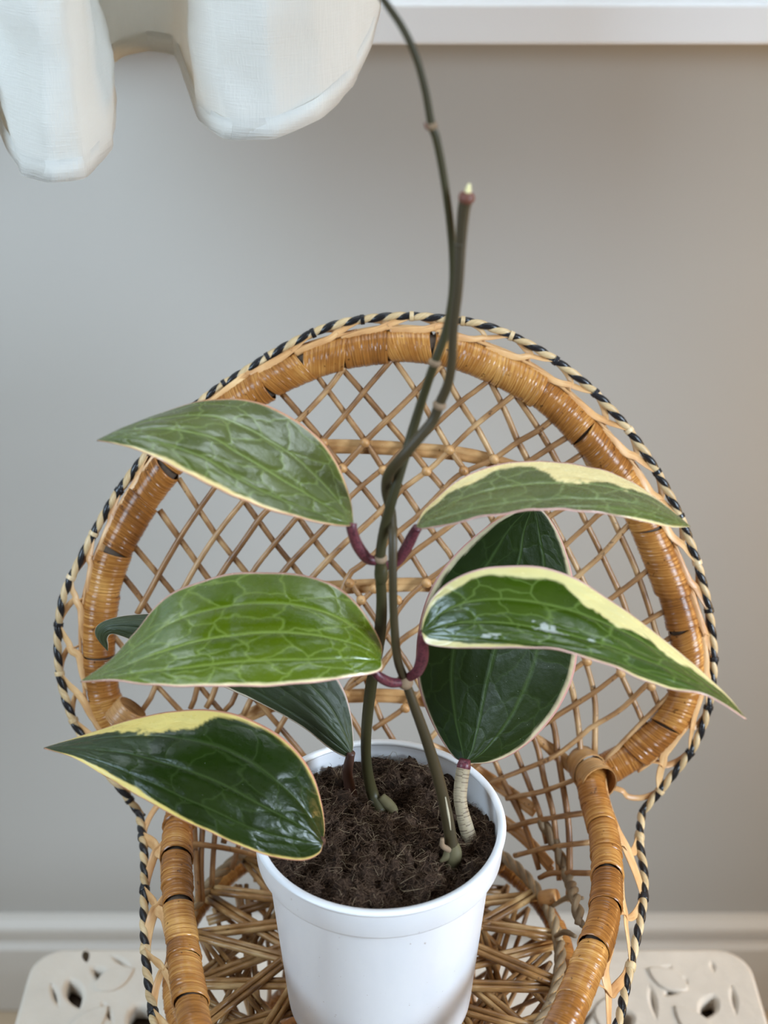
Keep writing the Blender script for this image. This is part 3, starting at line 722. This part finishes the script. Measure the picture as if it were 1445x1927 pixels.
# ------------------------------------------------ leaves
def leaf_mat(name, g_dark, g_light, vein, cream, edge, rough=.3, ncol=.5, seed=0.0, spec=.75, net_amt=.6):
    a = NT(name); tc = a.n('ShaderNodeTexCoord'); uv = tc.outputs['UV']
    sx = a.n('ShaderNodeSeparateXYZ'); a.l(uv, sx.inputs[0]); u, v = sx.outputs[0], sx.outputs[1]
    at = a.n('ShaderNodeAttribute', attribute_name='pat'); sp = a.n('ShaderNodeSeparateColor'); a.l(at.outputs['Color'], sp.inputs[0])
    cr_, sil, patch = sp.outputs[0], sp.outputs[1], sp.outputs[2]
    # warp the uv a little so nothing is ruler straight
    uvm = a.mapping(uv, (1, 4, 1)); mp = a.mapping(uv, (2.0, 8.2, 1)); nz = a.n('ShaderNodeTexNoise'); nz.inputs['Scale'].default_value = 1.6; a.l(mp, nz.inputs['Vector'])
    add = a.n('ShaderNodeVectorMath', operation='MULTIPLY_ADD'); a.l(nz.outputs['Color'], add.inputs[0]); add.inputs[1].default_value = (.50, .60, 0)
    off = a.n('ShaderNodeVectorMath', operation='ADD'); a.l(mp, off.inputs[0]); off.inputs[1].default_value = (seed, seed*1.7, 0); a.l(off.outputs[0], add.inputs[2])
    vo = a.n('ShaderNodeTexVoronoi', feature='DISTANCE_TO_EDGE', voronoi_dimensions='2D'); vo.inputs['Scale'].default_value = 1.25; a.l(add.outputs[0], vo.inputs['Vector'])
    vc = a.n('ShaderNodeTexVoronoi', feature='F1', voronoi_dimensions='2D'); vc.inputs['Scale'].default_value = 1.25; a.l(add.outputs[0], vc.inputs['Vector'])
    d = vo.outputs['Distance']
    net = a.math('SUBTRACT', 1, a.math('DIVIDE', d, .055), clamp=True)
    # main veins
    uw = a.math('ADD', u, a.math('MULTIPLY', a.math('SUBTRACT', a.noise(uvm, 2, 2), .5), .05))
    au = a.math('ABSOLUTE', uw)
    v0 = a.math('SUBTRACT', 1, a.math('DIVIDE', au, .040), clamp=True)
    v1 = a.math('SUBTRACT', 1, a.math('DIVIDE', a.math('ABSOLUTE', a.math('SUBTRACT', au, .50)), .040), clamp=True)
    main = a.math('MAXIMUM', v0, a.math('MULTIPLY', v1, .8))
    veins = a.math('MAXIMUM', main, a.math('MULTIPLY', net, net_amt))
    cellv = a.n('ShaderNodeSeparateColor'); a.l(vc.outputs['Color'], cellv.inputs[0])
    gfac = a.math('ADD', a.math('MULTIPLY', cellv.outputs[0], .45), a.math('MULTIPLY', patch, .75), clamp=True)
    green = a.mix(gfac, g_dark, g_light)
    green = a.mix(a.math('MULTIPLY', a.noise(uvm, 9, 4), .3), green, tuple(x*1.5 for x in g_light))
    green = a.mix(a.math('MULTIPLY', veins, ncol), green, vein)
    crm = a.mix(a.noise(uv, 9, 3), cream, tuple(min(1, x*y) for x, y in zip(cream, (1.05, .92, .7))))
    col = a.mix(cr_, green, crm)
    eu = a.math('ABSOLUTE', u)
    em = a.math('MULTIPLY', a.math('SUBTRACT', eu, .962), 40, clamp=True)
    col = a.mix(em, col, edge)
    col = a.mix(sil, col, (.50, .52, .47))
    dots = a.noise(uvm, 45, 1)
    col = a.mix(a.math('MULTIPLY', a.math('GREATER_THAN', dots, .80), .6), col, (.6, .65, .55))
    rg = a.math('ADD', a.math('ADD', rough, a.math('MULTIPLY', a.math('SUBTRACT', a.noise(uvm, 12, 4), .5), .22)), a.math('MULTIPLY', sil, .3))
    a.base(col, rg, spec)
    h = a.math('SUBTRACT', a.math('MULTIPLY', a.math('MINIMUM', d, .22), 3.0), a.math('MULTIPLY', main, .9))
    h = a.math('ADD', h, a.math('MULTIPLY', a.noise(a.mapping(uv, (9, 36, 1)), 1, 4, .6), .75))
    h = a.math('MULTIPLY', h, a.math('MULTIPLY', v, 6.5, clamp=True)); a.bump(h, .42, .0008)
    a.b.inputs['Transmission Weight'].default_value = 0
    tr = a.n('ShaderNodeBsdfTranslucent'); a.l(a.mix(.5, col, (.25, .35, .03)), tr.inputs[0])
    ms = a.n('ShaderNodeMixShader'); ms.inputs[0].default_value = .08
    a.l(a.b.outputs[0], ms.inputs[1]); a.l(tr.outputs[0], ms.inputs[2]); a.l(ms.outputs[0], a.out.inputs[0])
    return a.m
def sstep(a_, b_, x):
    t = max(0, min(1, (x-a_)/(b_-a_))); return t*t*(3-2*t)
def leaf(up, lo, mid, Ys, dup, dlo, mat, wup, wlo, label=None, seed=0, NV=150, NU=72, silver=None, patch=None, bow=.0):
    tovec = lambda L: [Vector((p[0], p[1], 0)) for p in L]
    base, tip = mid[0], mid[-1]
    U = cr(tovec([base]+up+[tip]), NV*3); Lw = cr(tovec([base]+lo+[tip]), NV*3); Mi = cr(tovec(mid), NV*3)
    mb = MB(); pat = []
    G = []
    for i in range(NV+1):
        t = i/NV; t = .5*t + .5*(1-math.cos(PI*t))/2 if True else t
        def pick(A): x = t*(len(A)-1); k = min(int(x), len(A)-2); return A[k].lerp(A[k+1], x-k)
        Y = lerpv(Ys, t*1000, 1001); h = math.sin(PI*min(1, max(0, t)))**.65 if 0 < t < 1 else 0
        pu, pl, pm = pick(U), pick(Lw), pick(Mi)
        A = P(pu.x, pu.y, Y+dup*h); B_ = P(pl.x, pl.y, Y+dlo*h); Mm = P(pm.x, pm.y, Y+bow*h)
        row = []
        for k in range(NU+1):
            u = -1+2*k/NU
            p = Mm+(A-B_)*.5*u+((A+B_)*.5-Mm)*u*u
            row.append(p)
        nrm = (A-B_).cross(P(pm.x+1, pm.y, Y)-P(pm.x, pm.y, Y))
        if nrm.length > 0: nrm.normalize()
        if nrm.z < 0: nrm = -nrm
        for k in range(NU+1):
            u = -1+2*k/NU; dsp = 0
            for u0, amp, wd in ((0, .0009, .07), (.5, .0006, .06), (-.5, .0006, .06)):
                dsp -= amp*math.exp(-((u-u0)/wd)**2)*h
            dsp += .0007*h*noise.noise(Vector((u*3.2+seed, t*9, seed)))*(1-abs(u)**4) + .0010*h*abs(u)**5*noise.noise(Vector((seed, t*11, 3.0*(1 if u > 0 else -1))))
            mb.v.append(row[k]+nrm*dsp)
            e = 1-abs(u); wd = (wup if u > 0 else wlo)(t)
            nn = .7*noise.noise(Vector((u*3+seed, t*13, 1)))+.45*abs(noise.noise(Vector((u*7, t*32+seed, 4))))
            cm = sstep(-.025, .025, wd*(1+.55*nn)+ (.012*nn) - e)
            if t > .985: cm = max(cm, 0)
            sv = silver(u, t) if silver else 0
            pt = .5+.5*noise.noise(Vector((u*1.6, t*4.5, seed+7)))
            if patch: pt = max(pt*.8, patch(u, t))
            pat.append((cm, sv, pt, 1))
    for i in range(NV):
        for k in range(NU):
            a0 = i*(NU+1)+k; mb.f.append((a0, a0+1, a0+NU+2, a0+NU+1)); mb.m.append(0)
            for kk, ii in ((k, i), (k+1, i), (k+1, i+1), (k, i+1)): mb.uv.append((-1+2*kk/NU, ii/NV))
    o = mb.build('leaf', mat, plant)
    at = o.data.color_attributes.new('pat', 'FLOAT_COLOR', 'POINT')
    for i, c_ in enumerate(pat): at.data[i].color = c_
    s_ = o.modifiers.new('thick', 'SOLIDIFY'); s_.thickness = .0007; s_.offset = 0
    if label: o['label'] = label
    return o
cream = (.80, .72, .36); pinkc = (.72, .40, .32)
def petiole(lf, pts, r, mat='petiole'):
    c_ = cr([P(*p) for p in pts], 30); MB().tube(c_, [x*.64/2600 for x in r], 14).build('petiole', M[mat], lf)

L1 = leaf(up=[(660, 945), (648, 905), (628, 862), (595, 820), (545, 785), (475, 755), (385, 755), (300, 779), (235, 805)],
     lo=[(655, 990), (625, 988), (580, 979), (520, 963), (460, 943), (400, 916), (340, 885), (275, 854), (220, 836)],
     mid=[(664, 986), (640, 968), (590, 937), (496, 880), (444, 848), (392, 820), (310, 806), (240, 810), (183, 829)],
     Ys=[-.002, .005, .012, .018, .024], dup=.034, dlo=-.026, bow=-.002,
     mat=leaf_mat('leaf_sage_green', (.040, .058, .008), (.085, .108, .018), (.30, .40, .12), (.78, .66, .34), (.72, .36, .22), .24, .58, 1.3),
     wup=lambda t: .015+.03*sstep(.35, .1, t), wlo=lambda t: .045+.05*sstep(.1, .4, t)*sstep(1, .8, t), label='broad glossy leaf, sage green with an orange-cream lower edge, upper left', seed=2)
petiole(L1, [(706, 1056, .0), (690, 1050, -.001), (672, 1025, -.002), (662, 996, -.003), (662, 984, -.002)], [9, 11, 11, 10, 10])
L2 = leaf(up=[(717, 1215), (700, 1178), (670, 1135), (630, 1103), (575, 1084), (500, 1077), (420, 1083), (350, 1104), (300, 1135), (255, 1190), (205, 1245)],
     lo=[(718, 1258), (700, 1268), (650, 1276), (590, 1285), (510, 1291), (420, 1292), (330, 1291), (260, 1287), (205, 1280)],
     mid=[(716, 1240), (690, 1222), (650, 1207), (586, 1194), (510, 1189), (425, 1196), (349, 1212), (278, 1235), (214, 1260), (152, 1283)],
     Ys=[-.016, -.015, -.014, -.022, -.032], dup=.038, dlo=-.028, bow=-.002,
     mat=leaf_mat('leaf_bright_green', (.046, .086, .001), (.100, .148, .002), (.32, .42, .09), (.82, .76, .48), (.74, .42, .34), .26, .68, 4.1),
     wup=lambda t: .012+.025*sstep(.3, .1, t), wlo=lambda t: .05*sstep(1.0, .5, t)+.012, label='broad bright green leaf with pale veins, middle left', seed=5,
     patch=lambda u, t: .9*math.exp(-((u+.62)/.12)**2-((t-.5)/.045)**2))
petiole(L2, [(764, 1284, -.012), (735, 1284, -.016), (712, 1272, -.019), (702, 1258, -.018)], [8, 10, 10, 8])
L3 = leaf(up=[(610, 1555), (604, 1510), (588, 1458), (555, 1410), (510, 1374), (455, 1348), (395, 1336), (320, 1340), (245, 1356), (165, 1382)],
     lo=[(600, 1606), (570, 1619), (520, 1614), (465, 1597), (400, 1569), (325, 1534), (260, 1497), (200, 1462), (140, 1427)],
     mid=[(607, 1586), (585, 1566), (550, 1545), (484, 1511), (419, 1475), (353, 1449), (288, 1429), (215, 1414), (150, 1408), (83, 1408)],
     Ys=[-.045, -.042, -.034, -.022, -.010], dup=.034, dlo=-.018, bow=.0,
     mat=leaf_mat('leaf_dark_green', (.005, .013, .001), (.016, .033, .003), (.07, .11, .03), (.72, .60, .20), (.62, .28, .18), .30, .5, 7.7, .4, .45),
     wup=lambda t: .035+.05*sstep(.35, .5, t)+.26*sstep(.50, .56, t)*sstep(.97, .72, t), wlo=lambda t: .05+.13*sstep(.42, .6, t)*sstep(1.02, .85, t), label='lowest left leaf, very dark green with a yellow margin, overhanging the pot', seed=9,
     patch=lambda u, t: .8*sstep(.55, .75, t))
c_ = cr([P(604, 1583, -.044), P(592, 1580, -.035), P(572, 1572, -.018), Vector((-.034, .006, .088))], 24)
MB().tube(c_, .0024, 12).build('petiole', M['petiole_dark'], L3)
L4 = leaf(up=[(795, 965), (820, 940), (850, 913), (895, 888), (950, 872), (1010, 868), (1080, 874), (1150, 891), (1210, 921), (1262, 960)],
     lo=[(800, 995), (850, 986), (910, 972), (980, 962), (1050, 958), (1120, 964), (1175, 974), (1225, 985), (1265, 992)],
     mid=[(784, 992), (828, 975), (897, 955), (965, 944), (1034, 938), (1102, 936), (1171, 942), (1217, 953), (1262, 972), (1298, 991)],
     Ys=[.004, .006, .008, .010, .010], dup=.040, dlo=-.026, bow=-.006,
     mat=leaf_mat('leaf_sage_cream', (.044, .064, .010), (.095, .122, .022), (.38, .48, .18), (.86, .76, .40), (.78, .45, .40), .26, .6, 3.3),
     wup=lambda t: .20-.08*sstep(.24, .32, t)+.26*sstep(.44, .52, t)*sstep(.90, .72, t)-.05*sstep(.85,.95,t), wlo=lambda t: .025+.09*sstep(.7, .8, t), label='arching sage green leaf with a broad cream upper margin, upper right', seed=12)
petiole(L4, [(722, 1066, .004), (745, 1058, .005), (762, 1035, .005), (778, 1005, .005), (786, 992, .005)], [9, 10, 11, 11, 9])
def silv(u, t):
    d = max(math.exp(-((u-.03)/.14)**2-((t-.36)/.07)**2), .8*math.exp(-((u+.42)/.13)**2-((t-.20)/.055)**2), .8*math.exp(-((u-.02)/.10)**2-((t-.50)/.014)**2))
    n_ = noise.noise(Vector((u*9, t*40, 2)))+.7*noise.noise(Vector((u*22, t*90, 5)))
    return .9*sstep(.50, .58, d*(.72+1.3*n_))
L5 = leaf(up=[(798, 1160), (812, 1128), (845, 1095), (895, 1073), (950, 1065), (1020, 1067), (1080, 1087), (1140, 1125), (1200, 1166), (1260, 1214), (1320, 1264), (1368, 1310)],
     lo=[(805, 1212), (850, 1219), (910, 1219), (975, 1218), (1040, 1221), (1100, 1236), (1160, 1258), (1215, 1282), (1270, 1298), (1320, 1305), (1362, 1326)],
     mid=[(794, 1190), (828, 1178), (880, 1171), (950, 1172), (1034, 1186), (1090, 1198), (1148, 1214), (1217, 1241), (1285, 1272), (1345, 1306), (1404, 1354)],
     Ys=[-.018, -.026, -.034, -.042, -.048], dup=.028, dlo=-.018, bow=-.002,
     mat=leaf_mat('leaf_mid_green', (.015, .036, .001), (.046, .085, .004), (.22, .32, .07), (.82, .76, .38), (.76, .46, .40), .24, .7, 5.9),
     wup=lambda t: .13+.24*sstep(.42, .50, t)*sstep(1.0, .8, t), wlo=lambda t: .16*sstep(.45, .2, t)+.09, label='long pointed green leaf with a cream margin and silver flecks, right', seed=15, silver=silv, NV=260, NU=110)
petiole(L5, [(768, 1276, -.012), (786, 1262, -.015), (795, 1235, -.017), (795, 1205, -.018), (798, 1190, -.018)], [9, 11, 12, 11, 9])
L6 = leaf(up=[(850, 1420), (818, 1370), (793, 1310), (783, 1245), (790, 1170), (812, 1105), (850, 1050), (900, 1003), (950, 970)],
     lo=[(920, 1435), (965, 1418), (1010, 1383), (1052, 1330), (1080, 1265), (1088, 1180), (1078, 1090), (1058, 1020), (1030, 970)],
     mid=[(874, 1436), (888, 1410), (902, 1352), (915, 1284), (932, 1215), (950, 1140), (975, 1060), (985, 1000), (1003, 950)],
     Ys=[.020, .035, .050, .062, .075], dup=.010, dlo=.014, bow=.006,
     mat=leaf_mat('leaf_deep_green', (.005, .012, .001), (.013, .026, .003), (.07, .12, .03), (.52, .48, .34), (.55, .30, .26), .46, .5, 2.2, .2, .25),
     wup=lambda t: .03+.07*sstep(.5, .7, t), wlo=lambda t: .06, label='large upright deep green leaf standing behind the right-hand leaves', seed=19)
petiole(L6, [(893, 1628, -.012), (887, 1590, -.004), (874, 1545, .002), (866, 1505, .008), (868, 1470, .014), (872, 1446, .018)], [20, 16, 16, 14, 15, 15], 'woody')
MB().tube([P(871, 1452, .0175), P(873, 1440, .019), P(875, 1430, .020)], [px(15), px(15), px(12)], 14).build('petiole_collar', M['petiole'], L6)
L7 = leaf(up=[(664, 1395), (660, 1345), (645, 1295), (610, 1245), (550, 1200), (450, 1165), (350, 1152), (275, 1156), (222, 1162), (186, 1176), (181, 1196)],
     lo=[(650, 1424), (620, 1408), (570, 1368), (500, 1328), (430, 1296), (350, 1258), (280, 1224), (238, 1201), (212, 1192), (203, 1200), (204, 1212)],
     mid=[(662, 1420), (640, 1390), (590, 1340), (520, 1290), (430, 1238), (330, 1195), (260, 1180), (210, 1178), (192, 1188), (190, 1204), (203, 1224)],
     Ys=[.034, .040, .046, .052, .056], dup=.016, dlo=-.004, bow=.0,
     mat=leaf_mat('leaf_dull_green', (.018, .030, .010), (.036, .054, .020), (.11, .16, .06), (.72, .70, .60), (.70, .50, .45), .5, .5, 8.8, .5, .3),  # muted dark green for this leaf
     wup=lambda t: .03, wlo=lambda t: .08, label='dark green leaf with a whitish lower edge and a curled tip, behind the middle-left leaf', seed=23)
petiole(L7, [(668, 1515, .030), (660, 1490, .033), (654, 1455, .034), (658, 1428, .034), (661, 1416, .034)], [15, 13, 11, 11, 9], 'petiole_dark')
